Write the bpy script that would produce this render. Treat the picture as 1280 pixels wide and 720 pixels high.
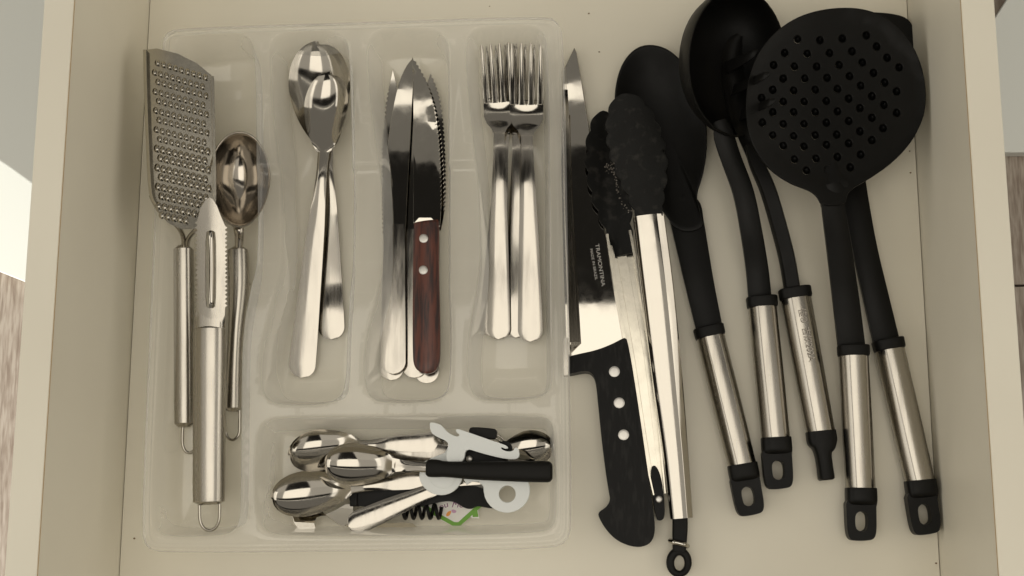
import bpy, bmesh, math, random
import numpy as np
from mathutils import Vector, Matrix, Euler
from mathutils.geometry import delaunay_2d_cdt

random.seed(7)
for o in list(bpy.data.objects):
    bpy.data.objects.remove(o)
scene = bpy.context.scene
C = scene.collection

# ------------------------------------------------------------------ camera
FPX = 1600.0                                   # focal length in photo pixels (1280 wide)
CAM = Vector((0.0556, -0.145, 0.810))
ROT = Euler((0.17948, 0.07471, 0.0002), 'XYZ')
RM = ROT.to_matrix()
cam = bpy.data.cameras.new('camera')
cam.sensor_width = 36.0
cam.lens = FPX / 1280 * 36.0
cam.clip_start = 0.01
cam.clip_end = 50
camo = bpy.data.objects.new('camera', cam)
camo.location = CAM
camo.rotation_euler = ROT
C.objects.link(camo)
scene.camera = camo

# ------------------------------------------------------------------ world + lamps (indoor)
world = bpy.data.worlds.new('World')
scene.world = world
world.use_nodes = True
bg = world.node_tree.nodes['Background']
bg.inputs['Color'].default_value = (1.0, 0.93, 0.82, 1)
bg.inputs['Strength'].default_value = 0.02


def area_lamp(name, loc, target, sx, sy, radiance, col):
    l = bpy.data.lights.new(name, 'AREA')
    l.shape = 'RECTANGLE'
    l.size, l.size_y = sx, sy
    l.energy = radiance * math.pi * sx * sy
    l.color = col
    o = bpy.data.objects.new(name, l)
    o.location = loc
    d = Vector(target) - Vector(loc)
    if abs(d.x) + abs(d.y) > 1e-6:
        o.rotation_euler = d.to_track_quat('-Z', 'Y').to_euler()
    C.objects.link(o)
    return o


WARM = (1.0, 0.935, 0.825)
for nm, x0, x1, y0, y1, rad in (('ceiling_left_front', -2.5, -.65, -.95, .27, .60), ('ceiling_left_back', -2.5, -.65, -3.0, -.95, .70),
                                ('ceiling_light', -.65, .62, -.95, .27, 2.0),
                                ('ceiling_right_front', .62, 2.5, -.95, .27, .55), ('ceiling_right_back', .62, 2.5, -3.0, -.95, .65)):
    area_lamp(nm, ((x0 + x1) / 2, (y0 + y1) / 2, 1.75), ((x0 + x1) / 2, (y0 + y1) / 2, 0), x1 - x0, y1 - y0, rad, WARM)
area_lamp('window_left', (-2.2, -0.2, 1.0), (0.0, 0.0, 0.1), 2.4, 1.7, 1.45, (1.0, 0.945, 0.85))
area_lamp('right_wall_bounce', (2.3, -0.2, 1.0), (0.0, 0.0, 0.1), 2.4, 1.7, 1.6, WARM)
area_lamp('far_wall_bounce', (0.0, 1.80, 1.75), (0.0, 1.80, 0), 5.0, 2.4, 0.22, WARM)
area_lamp('far_strip', (0.0, 0.700, 1.70), (0.0, 0.700, 0), 3.0, 0.035, 1.6, WARM)

vs = scene.view_settings
vs.view_transform = 'Standard'
vs.look = 'None'
vs.exposure = 0.14
vs.gamma = 1.0
vs.use_curve_mapping = False
scene.render.engine = 'CYCLES'
scene.cycles.max_bounces = 12
scene.cycles.transparent_max_bounces = 24
scene.cycles.glossy_bounces = 6


# ------------------------------------------------------------------ helpers
def P(u, v, z=0.0):
    """photo pixel -> point of the place at height z (mm)"""
    z = z * 0.001
    d = RM @ Vector(((u - 640) / FPX, -(v - 360) / FPX, -1.0))
    return CAM + d * ((z - CAM.z) / d.z)


def mm_px(u, v, z):
    return (P(u + 1, v, z) - P(u, v, z)).length


MATS = {}


def principled(name, col, rough=0.5, metal=0.0, spec=0.5, noise=None, bump=0.0, bscale=200, rvar=0.0, rscale=60,
               stretch=None, coat=0.0):
    m = bpy.data.materials.new(name)
    m.use_nodes = True
    nt = m.node_tree
    b = nt.nodes['Principled BSDF']
    b.inputs['Base Color'].default_value = (*col, 1)
    b.inputs['Roughness'].default_value = rough
    b.inputs['Metallic'].default_value = metal
    b.inputs['Specular IOR Level'].default_value = spec
    b.inputs['Coat Weight'].default_value = coat
    tc = nt.nodes.new('ShaderNodeTexCoord')
    vec = tc.outputs['Object']
    if stretch:
        mp = nt.nodes.new('ShaderNodeMapping')
        mp.inputs['Scale'].default_value = stretch
        nt.links.new(vec, mp.inputs['Vector'])
        vec = mp.outputs['Vector']
    if noise:
        col2, sc, lo, hi = noise
        n = nt.nodes.new('ShaderNodeTexNoise')
        n.inputs['Scale'].default_value = sc
        n.inputs['Detail'].default_value = 6
        nt.links.new(vec, n.inputs['Vector'])
        r = nt.nodes.new('ShaderNodeMapRange')
        r.inputs['From Min'].default_value = lo
        r.inputs['From Max'].default_value = hi
        nt.links.new(n.outputs['Fac'], r.inputs['Value'])
        mx = nt.nodes.new('ShaderNodeMix')
        mx.data_type = 'RGBA'
        mx.inputs['A'].default_value = (*col, 1)
        mx.inputs['B'].default_value = (*col2, 1)
        nt.links.new(r.outputs['Result'], mx.inputs['Factor'])
        nt.links.new(mx.outputs['Result'], b.inputs['Base Color'])
    if rvar:
        n = nt.nodes.new('ShaderNodeTexNoise')
        n.inputs['Scale'].default_value = rscale
        n.inputs['Detail'].default_value = 5
        nt.links.new(vec, n.inputs['Vector'])
        r = nt.nodes.new('ShaderNodeMapRange')
        r.inputs['From Min'].default_value = 0.35
        r.inputs['From Max'].default_value = 0.7
        r.inputs['To Min'].default_value = rough
        r.inputs['To Max'].default_value = rough + rvar
        nt.links.new(n.outputs['Fac'], r.inputs['Value'])
        nt.links.new(r.outputs['Result'], b.inputs['Roughness'])
    if bump:
        n = nt.nodes.new('ShaderNodeTexNoise')
        n.inputs['Scale'].default_value = bscale
        n.inputs['Detail'].default_value = 4
        nt.links.new(vec, n.inputs['Vector'])
        bp = nt.nodes.new('ShaderNodeBump')
        bp.inputs['Strength'].default_value = bump
        bp.inputs['Distance'].default_value = 0.001
        nt.links.new(n.outputs['Fac'], bp.inputs['Height'])
        nt.links.new(bp.outputs['Normal'], b.inputs['Normal'])
    MATS[name] = m
    return m


def melamine():
    m = principled('white_melamine', (0.735, 0.695, 0.582), rough=0.42, spec=0.35,
                   noise=((0.68, 0.637, 0.528), 7, 0.35, 0.75), bump=0.02, bscale=900)
    nt = m.node_tree
    b = nt.nodes['Principled BSDF']
    src = b.inputs['Base Color'].links[0].from_socket
    tc = [n for n in nt.nodes if n.type == 'TEX_COORD'][0]
    # sparse tiny dirt specks
    vo = nt.nodes.new('ShaderNodeTexVoronoi')
    vo.inputs['Scale'].default_value = 34
    nt.links.new(tc.outputs['Object'], vo.inputs['Vector'])
    lt = nt.nodes.new('ShaderNodeMapRange')
    lt.inputs['From Min'].default_value = 0.035
    lt.inputs['From Max'].default_value = 0.018
    nt.links.new(vo.outputs['Distance'], lt.inputs['Value'])
    n2 = nt.nodes.new('ShaderNodeSeparateColor')
    nt.links.new(vo.outputs['Color'], n2.inputs['Color'])
    th = nt.nodes.new('ShaderNodeMath')
    th.operation = 'GREATER_THAN'
    th.inputs[1].default_value = 0.90
    nt.links.new(n2.outputs['Red'], th.inputs[0])
    mu = nt.nodes.new('ShaderNodeMath')
    mu.operation = 'MULTIPLY'
    nt.links.new(lt.outputs['Result'], mu.inputs[0])
    nt.links.new(th.outputs['Value'], mu.inputs[1])
    m7 = nt.nodes.new('ShaderNodeMath')
    m7.operation = 'MULTIPLY'
    m7.inputs[1].default_value = 0.7
    nt.links.new(mu.outputs['Value'], m7.inputs[0])
    mx = nt.nodes.new('ShaderNodeMix')
    mx.data_type = 'RGBA'
    nt.links.new(m7.outputs['Value'], mx.inputs['Factor'])
    nt.links.new(src, mx.inputs['A'])
    mx.inputs['B'].default_value = (0.12, 0.08, 0.04, 1)
    nt.links.new(mx.outputs['Result'], b.inputs['Base Color'])
    return m


def tray_plastic():
    m = bpy.data.materials.new('translucent_plastic')
    m.use_nodes = True
    nt = m.node_tree
    nt.nodes.clear()
    out = nt.nodes.new('ShaderNodeOutputMaterial')
    tr = nt.nodes.new('ShaderNodeBsdfTransparent')
    tr.inputs['Color'].default_value = (1.0, 1.0, 0.995, 1)
    di = nt.nodes.new('ShaderNodeBsdfDiffuse')
    di.inputs['Color'].default_value = (0.985, 0.985, 0.97, 1)
    tl = nt.nodes.new('ShaderNodeBsdfTranslucent')
    tl.inputs['Color'].default_value = (0.985, 0.985, 0.97, 1)
    md = nt.nodes.new('ShaderNodeMixShader')
    md.inputs[0].default_value = 0.42
    nt.links.new(di.outputs[0], md.inputs[1])
    nt.links.new(tl.outputs[0], md.inputs[2])
    mm = nt.nodes.new('ShaderNodeMixShader')
    tc = nt.nodes.new('ShaderNodeTexCoord')
    no = nt.nodes.new('ShaderNodeTexNoise')
    no.inputs['Scale'].default_value = 25
    no.inputs['Detail'].default_value = 3
    nt.links.new(tc.outputs['Object'], no.inputs['Vector'])
    mr = nt.nodes.new('ShaderNodeMapRange')
    mr.inputs['To Min'].default_value = 0.14
    mr.inputs['To Max'].default_value = 0.21
    nt.links.new(no.outputs['Fac'], mr.inputs['Value'])
    # a sheet seen edge-on is crossed over a longer path, so it looks milkier
    lw0 = nt.nodes.new('ShaderNodeLayerWeight')
    lw0.inputs['Blend'].default_value = 0.5
    p0_ = nt.nodes.new('ShaderNodeMath')
    p0_.operation = 'POWER'
    p0_.inputs[1].default_value = 2.5
    nt.links.new(lw0.outputs['Facing'], p0_.inputs[0])
    m0_ = nt.nodes.new('ShaderNodeMath')
    m0_.operation = 'MULTIPLY_ADD'
    m0_.inputs[1].default_value = 2.0
    m0_.inputs[2].default_value = 1.0
    nt.links.new(p0_.outputs[0], m0_.inputs[0])
    m1_ = nt.nodes.new('ShaderNodeMath')
    m1_.operation = 'MULTIPLY'
    m1_.use_clamp = True
    nt.links.new(m0_.outputs[0], m1_.inputs[0])
    nt.links.new(mr.outputs['Result'], m1_.inputs[1])
    nt.links.new(m1_.outputs[0], mm.inputs[0])
    nt.links.new(tr.outputs[0], mm.inputs[1])
    nt.links.new(md.outputs[0], mm.inputs[2])
    gl = nt.nodes.new('ShaderNodeBsdfGlossy')
    gl.inputs['Roughness'].default_value = 0.04
    lw = nt.nodes.new('ShaderNodeLayerWeight')
    lw.inputs['Blend'].default_value = 0.5
    pw = nt.nodes.new('ShaderNodeMath')
    pw.operation = 'POWER'
    pw.inputs[1].default_value = 5
    nt.links.new(lw.outputs['Facing'], pw.inputs[0])
    fr = nt.nodes.new('ShaderNodeMath')
    fr.operation = 'MULTIPLY_ADD'
    fr.inputs[1].default_value = 0.6
    fr.inputs[2].default_value = 0.04
    nt.links.new(pw.outputs[0], fr.inputs[0])
    mf = nt.nodes.new('ShaderNodeMixShader')
    nt.links.new(fr.outputs[0], mf.inputs[0])
    nt.links.new(mm.outputs[0], mf.inputs[1])
    nt.links.new(gl.outputs[0], mf.inputs[2])
    nt.links.new(mf.outputs[0], out.inputs['Surface'])
    MATS['translucent_plastic'] = m


melamine()
tray_plastic()
STEELC = (0.42, 0.395, 0.35)
principled('polished_steel', STEELC, rough=0.06, metal=1, rvar=0.10, rscale=70, bump=0.012, bscale=60)
principled('satin_steel', (0.40, 0.375, 0.33), rough=0.21, metal=1, rvar=0.10, rscale=300, stretch=(1, .06, 1), bump=0.02, bscale=900)
principled('scoop_steel', (0.44, 0.405, 0.355), rough=0.10, metal=1, rvar=0.08, rscale=60, bump=0.02, bscale=60)
principled('grater_steel', (0.50, 0.47, 0.40), rough=0.16, metal=1, rvar=0.08, rscale=120, bump=0.03, bscale=120)
principled('mirror_steel', (0.47, 0.445, 0.395), rough=0.022, metal=1, rvar=0.035, rscale=120, bump=0.03, bscale=22)
principled('brushed_cutlery', (0.41, 0.385, 0.34), rough=0.09, metal=1, rvar=0.12, rscale=260, stretch=(1, .12, 1), bump=0.015, bscale=300)
principled('black_nylon', (0.0042, 0.004, 0.0034), rough=0.40, spec=0.17, rvar=0.16, rscale=30, noise=((0.009, 0.0086, 0.0075), 16, 0.5, 0.85), bump=0.05, bscale=1400)
principled('black_rubber', (0.007, 0.007, 0.0062), rough=0.55, spec=0.18, rvar=0.12, noise=((0.03, 0.028, 0.024), 160, 0.55, 0.8), bump=0.10, bscale=900)
principled('black_wood_plastic', (0.0045, 0.0043, 0.0038), rough=0.45, spec=0.14, noise=((0.012, 0.0115, 0.0105), 340, 0.5, 0.62),
           bump=0.25, bscale=420, stretch=(1, .22, 1))
principled('matte_black', (0.007, 0.0066, 0.0055), rough=0.55, spec=0.16, bump=0.08, bscale=1600)
principled('red_wood', (0.10, 0.023, 0.010), rough=0.36, noise=((0.022, 0.006, 0.004), 420, 0.42, 0.62), bump=0.05, bscale=500,
           stretch=(1, .10, 1))
principled('rivet_metal', (0.62, 0.60, 0.56), rough=0.42, metal=0.9)
principled('white_plastic', (0.66, 0.68, 0.66), rough=0.32, spec=0.4, bump=0.02, bscale=500)
principled('sticker_white', (0.82, 0.80, 0.74), rough=0.5)
principled('sticker_green', (0.14, 0.36, 0.02), rough=0.45)
principled('sticker_purple', (0.24, 0.05, 0.17), rough=0.5)
principled('sticker_orange', (0.85, 0.33, 0.05), rough=0.5)
principled('sticker_pink', (0.58, 0.33, 0.48), rough=0.5)
principled('engraving', (0.55, 0.53, 0.50), rough=0.6)
principled('dark_engraving', (0.40, 0.36, 0.31), rough=0.6)
principled('crumb_brown', (0.16, 0.09, 0.035), rough=0.8)
principled('food_residue', (0.15, 0.135, 0.115), rough=0.7, noise=((0.05, 0.04, 0.03), 900, 0.4, 0.6))
principled('edge_glue', (0.42, 0.27, 0.12), rough=0.7)
principled('cabinet_white', (0.74, 0.75, 0.69), rough=0.4, bump=0.02, bscale=300)
principled('brown_board', (0.12, 0.085, 0.05), rough=0.6)
principled('floor_wood', (0.38, 0.325, 0.265), rough=0.5, noise=((0.21, 0.16, 0.12), 60, 0.36, 0.66), bump=0.25, bscale=120,
           stretch=(5.0, .55, 1))
principled('floor_gap', (0.05, 0.035, 0.025), rough=0.8)


def tag(o, label=None, cat=None, group=None, kind=None):
    if label:
        o['label'] = label
    if cat:
        o['category'] = cat
    if group:
        o['group'] = group
    if kind:
        o['kind'] = kind
    return o


def thing(name, label, cat, loc, group=None):
    o = bpy.data.objects.new(name, None)
    o.empty_display_size = 0.01
    o.location = loc
    C.objects.link(o)
    return tag(o, label, cat, group)


def rootloc(o):
    l = Vector((0, 0, 0))
    while o is not None:
        l = l + o.location
        o = o.parent
    return l


def mk(name, verts, faces, mat, par=None, ang=40, bevel=0.0, origin=None, recalc=True):
    """one mesh object from world-space vertices"""
    if par is not None:
        base = rootloc(par)
    else:
        base = Vector(origin) if origin is not None else sum((Vector(v) for v in verts), Vector()) / len(verts)
    me = bpy.data.meshes.new(name)
    me.from_pydata([tuple(Vector(v) - base) for v in verts], [], faces)
    if recalc:
        bm = bmesh.new()
        bm.from_mesh(me)
        bmesh.ops.recalc_face_normals(bm, faces=bm.faces)
        bm.to_mesh(me)
        bm.free()
    me.polygons.foreach_set('use_smooth', [True] * len(me.polygons))
    me.set_sharp_from_angle(angle=math.radians(ang))
    me.materials.append(MATS[mat])
    o = bpy.data.objects.new(name, me)
    C.objects.link(o)
    if par is not None:
        o.parent = par
    else:
        o.location = base
    if bevel:
        b = o.modifiers.new('bevel', 'BEVEL')
        b.width = bevel * 0.001
        b.segments = 2
        b.harden_normals = True
        b.limit_method = 'ANGLE'
        b.angle_limit = math.radians(35)
    return o


def cat_rom(rows, m, closed=False):
    """Catmull-Rom through rows of numbers, m samples, spaced by length of the first two columns"""
    A = np.array(rows, float)
    if len(A) == 2:
        t = np.linspace(0, 1, m)[:, None]
        return A[0] * (1 - t) + A[1] * t
    seg = np.maximum(np.linalg.norm(np.diff(A[:, :2], axis=0), axis=1), 1e-6)
    s = np.concatenate([[0], np.cumsum(seg)])
    T = np.zeros_like(A)
    T[1:-1] = (A[2:] - A[:-2]) / (s[2:] - s[:-2])[:, None]
    T[0] = (A[1] - A[0]) / seg[0]
    T[-1] = (A[-1] - A[-2]) / seg[-1]
    q = np.linspace(0, s[-1], m)
    i = np.clip(np.searchsorted(s, q, side='right') - 1, 0, len(A) - 2)
    h = seg[i][:, None]
    t = ((q - s[i]) / seg[i])[:, None]
    return ((2 * t**3 - 3 * t**2 + 1) * A[i] + (t**3 - 2 * t**2 + t) * h * T[i]
            + (-2 * t**3 + 3 * t**2) * A[i + 1] + (t**3 - t**2) * h * T[i + 1])


def frames(cs):
    out = []
    for i in range(len(cs)):
        a, b = cs[max(i - 1, 0)], cs[min(i + 1, len(cs) - 1)]
        t = b - a
        t.z = 0
        if t.length < 1e-9:
            t = Vector((0, -1, 0))
        t.normalize()
        out.append(Vector((-t.y, t.x, 0)))      # left-hand side of travel
    return out


def rings_mesh(rings, cap=True):
    n = len(rings[0])
    verts = [p for r in rings for p in r]
    faces = []
    for i in range(len(rings) - 1):
        for k in range(n):
            a = i * n + k
            b = i * n + (k + 1) % n
            faces.append((a, b, b + n, a + n))
    if cap:
        faces.append(tuple(range(n)))
        faces.append(tuple(range((len(rings) - 1) * n, len(rings) * n)))
    return verts, faces


def strip(name, rows, mat, par, n=11, m=40, ang=50, edge=0.3, interp=True, power=2.0, bevel=0, roll=0.0):
    """rows: (u, v, halfwidth_px, z_mm of the middle, sag_mm at the edges, thickness_mm)"""
    A = cat_rom(rows, m) if interp else np.array(rows, float)
    cs = [P(r[0], r[1], r[3]) for r in A]
    fr = frames(cs)
    rings = []
    for r, c, f in zip(A, cs, fr):
        hw = max(r[2], 0.05) * mm_px(r[0], r[1], r[3])
        top, bot = [], []
        for k in range(n):
            a = -1 + 2 * k / (n - 1)
            a = math.sin(a * math.pi / 2)
            z = (r[4] * abs(a) ** power - roll * a * r[2]) * 0.001
            p = c + f * (hw * a) + Vector((0, 0, z))
            th = r[5] * 0.001 * (edge + (1 - edge) * math.sqrt(max(0, 1 - a ** 4)))
            top.append(p)
            bot.append(p - Vector((0, 0, th)))
        rings.append(top + bot[::-1])
    v, f = rings_mesh(rings)
    return mk(name, v, f, mat, par, ang, bevel)


ROUND = [(math.cos(a), math.sin(a)) for a in [2 * math.pi * i / 20 for i in range(20)]]
FACET = [(-1, -.1), (-.97, .35), (-.62, .86), (-.5, .94), (.36, 1.0), (.5, .93), (.9, .45), (1, .1), (1, -.4), (.6, -.95), (-.6, -.95), (-1, -.5)]
BOXY = [(-1, -.75), (-1, .6), (-.8, 1), (.8, 1), (1, .6), (1, -.75), (.8, -1), (-.8, -1)]


def superell(p, n=28):
    o = []
    for i in range(n):
        a = 2 * math.pi * i / n
        c, s = math.cos(a), math.sin(a)
        o.append((math.copysign(abs(c) ** (2 / p), c), math.copysign(abs(s) ** (2 / p), s)))
    return o


def sweep(name, rows, mat, par, section=ROUND, m=24, ang=35, interp=True, bevel=0):
    """rows: (u, v, halfwidth_px, z_mm centre, half-height_mm)"""
    A = cat_rom(rows, m) if interp else np.array(rows, float)
    cs = [P(r[0], r[1], r[3]) for r in A]
    fr = frames(cs)
    rings = []
    for r, c, f in zip(A, cs, fr):
        hw = max(r[2], .03) * mm_px(r[0], r[1], r[3])
        rings.append([c - f * (hw * a) + Vector((0, 0, r[4] * 0.001 * b)) for a, b in section])
    v, f = rings_mesh(rings)
    return mk(name, v, f, mat, par, ang, bevel)


def wire(name, pts, r, mat, par, m=40, n=10, interp=True):
    """round wire through (u, v, z_mm), radius in mm"""
    A = cat_rom(pts, m) if interp else np.array(pts, float)
    cs = [P(*q) for q in A]
    rings = []
    prev = None
    for i, c in enumerate(cs):
        t = (cs[min(i + 1, len(cs) - 1)] - cs[max(i - 1, 0)]).normalized()
        if prev is None:
            prev = t.orthogonal().normalized()
        a = (prev - t * prev.dot(t)).normalized()
        b = t.cross(a)
        prev = a
        rings.append([c + (a * math.cos(2 * math.pi * k / n) + b * math.sin(2 * math.pi * k / n)) * r * .001 for k in range(n)])
    v, f = rings_mesh(rings)
    return mk(name, v, f, mat, par, 60)


def chaikin(pts, it=3, closed=True):
    p = [tuple(q) for q in pts]
    for _ in range(it):
        o = []
        n = len(p)
        rng = range(n) if closed else range(n - 1)
        if not closed:
            o.append(p[0])
        for i in rng:
            a, b = p[i], p[(i + 1) % n]
            o.append(tuple(.75 * x + .25 * y for x, y in zip(a, b)))
            o.append(tuple(.25 * x + .75 * y for x, y in zip(a, b)))
        if not closed:
            o.append(p[-1])
        p = o
    return p


def inside(pt, poly):
    x, y = pt
    c = False
    n = len(poly)
    for i in range(n):
        x1, y1 = poly[i]
        x2, y2 = poly[i - 1]
        if (y1 > y) != (y2 > y) and x < (x2 - x1) * (y - y1) / (y2 - y1) + x1:
            c = not c
    return c


def circle(u, v, r, n=16, ru=None):
    return [(u + (ru or r) * math.cos(2 * math.pi * k / n), v + r * math.sin(2 * math.pi * k / n)) for k in range(n)]


def plate(name, outer, mat, par, z, th, holes=(), grid=0, ang=35, bevel=0.0):
    """flat or domed sheet: outline and holes in photo pixels, z(u,v) or number = top height mm"""
    zf = z if callable(z) else (lambda u, v: z)
    pts, edges = [], []
    for loop in [outer] + list(holes):
        s = len(pts)
        pts += [Vector(q) for q in loop]
        k = len(loop)
        edges += [(s + i, s + (i + 1) % k) for i in range(k)]
    nb = len(pts)
    if grid:
        us = [q[0] for q in outer]
        vs_ = [q[1] for q in outer]
        u = min(us)
        while u < max(us):
            v = min(vs_)
            while v < max(vs_):
                q = (u + .13 * grid * math.sin(v), v)
                if inside(q, outer) and not any(inside(q, h) for h in holes):
                    if min((Vector(q) - b).length for b in pts[:nb]) > grid * .45:
                        pts.append(Vector(q))
                v += grid
            u += grid
    r = delaunay_2d_cdt(pts, edges, [], 0, 1e-5)
    vco, tris = r[0], r[2]
    tris = [t for t in tris if len(t) == 3]
    good = []
    for t in tris:
        c = (vco[t[0]] + vco[t[1]] + vco[t[2]]) / 3
        if inside(c, outer) and not any(inside(c, h) for h in holes):
            good.append(t)
    top = [P(q.x, q.y, zf(q.x, q.y)) for q in vco]
    n = len(top)
    bot = [q - Vector((0, 0, th * .001)) for q in top]
    cnt = {}
    for t in good:
        for i in range(3):
            e = (t[i], t[(i + 1) % 3])
            cnt[tuple(sorted(e))] = cnt.get(tuple(sorted(e)), 0) + 1
    faces = [tuple(t) for t in good] + [tuple(n + i for i in reversed(t)) for t in good]
    for t in good:
        for i in range(3):
            e = (t[i], t[(i + 1) % 3])
            if cnt[tuple(sorted(e))] == 1:
                faces.append((e[1], e[0], n + e[0], n + e[1]))
    used = sorted({i for f in faces for i in f})
    mp = {o_: i for i, o_ in enumerate(used)}
    allv = top + bot
    return mk(name, [allv[i] for i in used], [tuple(mp[i] for i in f) for f in faces], mat, par, ang, bevel)


def box(name, lo, hi, mat, par=None, bevel=0.6, origin=None):
    x0, y0, z0 = lo
    x1, y1, z1 = hi
    v = [(x0, y0, z0), (x1, y0, z0), (x1, y1, z0), (x0, y1, z0), (x0, y0, z1), (x1, y0, z1), (x1, y1, z1), (x0, y1, z1)]
    f = [(0, 3, 2, 1), (4, 5, 6, 7), (0, 1, 5, 4), (1, 2, 6, 5), (2, 3, 7, 6), (3, 0, 4, 7)]
    return mk(name, v, f, mat, par, 30, bevel, origin)


def axis(p0, p1):
    d = Vector((p1[0] - p0[0], p1[1] - p0[1]))
    L = d.length
    d.normalize()
    return (lambda s, a: (p0[0] + d.x * s - d.y * a, p0[1] + d.y * s + d.x * a)), L


def disc_dome(name, u, v, r, z, h, mat, par, n=20):
    """rivet head: low dome"""
    rings = []
    for k, (rr, hh) in enumerate(((1, -1.0), (1, .3), (.9, .75), (.6, .95), (.05, 1))):
        rings.append([P(u + r * rr * math.cos(2 * math.pi * i / n), v + r * rr * math.sin(2 * math.pi * i / n), z + h * hh) for i in range(n)])
    vv, f = rings_mesh(rings)
    return mk(name, vv, f, mat, par, 50)


def lettering(name, text, p0, p1, h_px, z, mat, par, mirror=False, shear=0.0, fit=True):
    """text lying on a surface: runs from pixel p0 towards p1, letters h_px tall"""
    cu = bpy.data.curves.new(name, 'FONT')
    cu.body = text
    cu.size = 1.0
    cu.shear = shear
    cu.resolution_u = 3
    ob = bpy.data.objects.new(name, cu)
    C.objects.link(ob)
    dg = bpy.context.evaluated_depsgraph_get()
    me = bpy.data.meshes.new_from_object(ob.evaluated_get(dg))
    vs_ = [v.co.copy() for v in me.vertices]
    fs = [tuple(p.vertices) for p in me.polygons]
    bpy.data.objects.remove(ob)
    if not vs_:
        return None
    w = max(v.x for v in vs_)
    d = Vector((p1[0] - p0[0], p1[1] - p0[1]))
    L = d.length
    d.normalize()
    nrm = Vector((d.y, -d.x))                      # "up" of the letters in the picture
    sx = L / w if fit else h_px / .72
    sy = h_px / .72
    pts = []
    for v in vs_:
        q = Vector(p0) + d * (v.x * sx) + nrm * (v.y * sy)
        pts.append(P(q.x, q.y, z))
    return mk(name, pts, fs, mat, par, 30, recalc=False)


# ================================================================== SETTING
FZ = -620.0                                        # room floor below the drawer (mm)
cz_ = P(640, 360, FZ)
fl = box('floor', (-1.6, -1.4, -0.66), (1.6, 1.6, -0.632), 'floor_gap', None, 0)
tag(fl, 'brown wood plank floor far below the drawer', None, None, 'structure')
# planks run along y; only the strips beside the drawer are in view
xr0 = P(1266, 360, FZ).x
for i, xb in enumerate([-0.99, -0.86, -0.73, -0.60, 0.435, 0.565, 0.695]):
    yj = P(1270, 357, FZ).y if xb > 0 else P(10, 1000, FZ).y - .045 * i
    if i == 5:
        yj -= .17
    for (ya, yb) in ((-1.2, yj - .0012), (yj + .0012, 1.2)):
        box('plank', (xb + .0012, ya, -0.6318), (xb + .1288, yb, -0.6200 + .0004 * (i % 3)), 'floor_wood', fl, 0.8)

# white fronts standing on the floor either side, seen past the drawer
ZP = -602.0
cabL = thing('low_cabinet', 'low white cabinet top left of the drawer with a patch of sunlight', 'cabinet', P(0, 300, FZ))
plate('top_panel', [(-260, 236), (0, 340), (30, 352), (100, 380), (100, -160), (-260, -160)], 'cabinet_white', cabL, ZP, 17, bevel=1.5)
cabR = thing('low_cabinet', 'low white cabinet top right of the drawer in the shade', 'cabinet', P(1270, 150, FZ))
plate('top_panel', [(1150, 190.5), (1480, 190.5), (1480, -160), (1362, -160), (1258, 0), (1245, 20), (1150, 166)], 'cabinet_white', cabR, ZP, 17, bevel=1.5)

# sunlight entering low from the left onto the left cabinet
eA, eB, lit = P(0, 200, ZP), P(38, 227, ZP), P(10, 300, ZP)
sl = bpy.data.lights.new('sun_patch', 'SPOT')
src = Vector((-1.9, -1.9, 1.2))
nrm_ = (eA - src).cross(eB - src).normalized()      # plane of the shadow edge
if nrm_.dot(lit - src) < 0:
    nrm_ = -nrm_
half = math.radians(35)
sun_ax = ((eA + eB) / 2 - src).normalized() * math.cos(half) + nrm_ * math.sin(half)
sl.spot_size = 2 * half
sl.spot_blend = 0.0
sl.energy = 430
sl.shadow_soft_size = 0.0008
sl.color = (1.0, 0.98, 0.93)
slo = bpy.data.objects.new('sun_patch', sl)
slo.location = src
slo.rotation_euler = sun_ax.to_track_quat('-Z', 'Y').to_euler()
C.objects.link(slo)

# ------------------------------------------------------------------ drawer
W2, HH, TH = 0.255, 0.1195, 0.018
dr = thing('drawer', 'white melamine kitchen drawer pulled open, holding all the utensils', 'drawer', (0, 0, 0))
YB, YF = 0.33, -0.30
box('bottom_panel', (-W2 + .0005, YF, -0.012), (W2 - .0005, YB, 0.0), 'white_melamine', dr, 0)
box('groove', (-W2 - .002, YF, -0.016), (W2 + .002, YB, -0.0125), 'brown_board', dr, 0)
for s in (-1, 1):
    x0, x1 = sorted((s * W2, s * (W2 + TH)))
    sp_ = box('side_panel', (x0, YF, -0.02), (x1, YB, HH), 'white_melamine', dr, 0.5)
    e0, e1 = sorted((s * (W2 - .00025), s * (W2 + .0001)))
    box('edge_line', (e0, YF + .001, HH - .0012), (e1, YB - .001, HH - .0008), 'edge_glue', sp_, 0)
box('back_panel', (-W2, YB + .0005, -0.02), (W2, YB + .0165, HH), 'white_melamine', dr, 0.5)
box('front_panel', (-W2 - .03, YF - .02, -0.03), (W2 + .03, YF - .0005, HH + .03), 'white_melamine', dr, 0.5)
for (u, v, r) in ((168, 673, 1.0), (166, 62, .8), (1137, 189, .8), (1138, 216, .9), (1170, 704, .9), (736, 17, .9), (749, 65, .8), (612, 8, .6)):
    q = P(u, v, 0)
    bm = bmesh.new()
    bmesh.ops.create_icosphere(bm, subdivisions=1, radius=r * .0006)
    vv = [q + Vector((w.co.x * 1.3, w.co.y, w.co.z * .6 + r * .0003)) for w in bm.verts]
    ff = [tuple(w.index for w in f.verts) for f in bm.faces]
    bm.free()
    cr = mk('crumb', vv, ff, 'crumb_brown', None, 60)
    tag(cr, 'tiny brown crumb lying on the drawer bottom', 'crumb', 'crumbs in the drawer')

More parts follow.
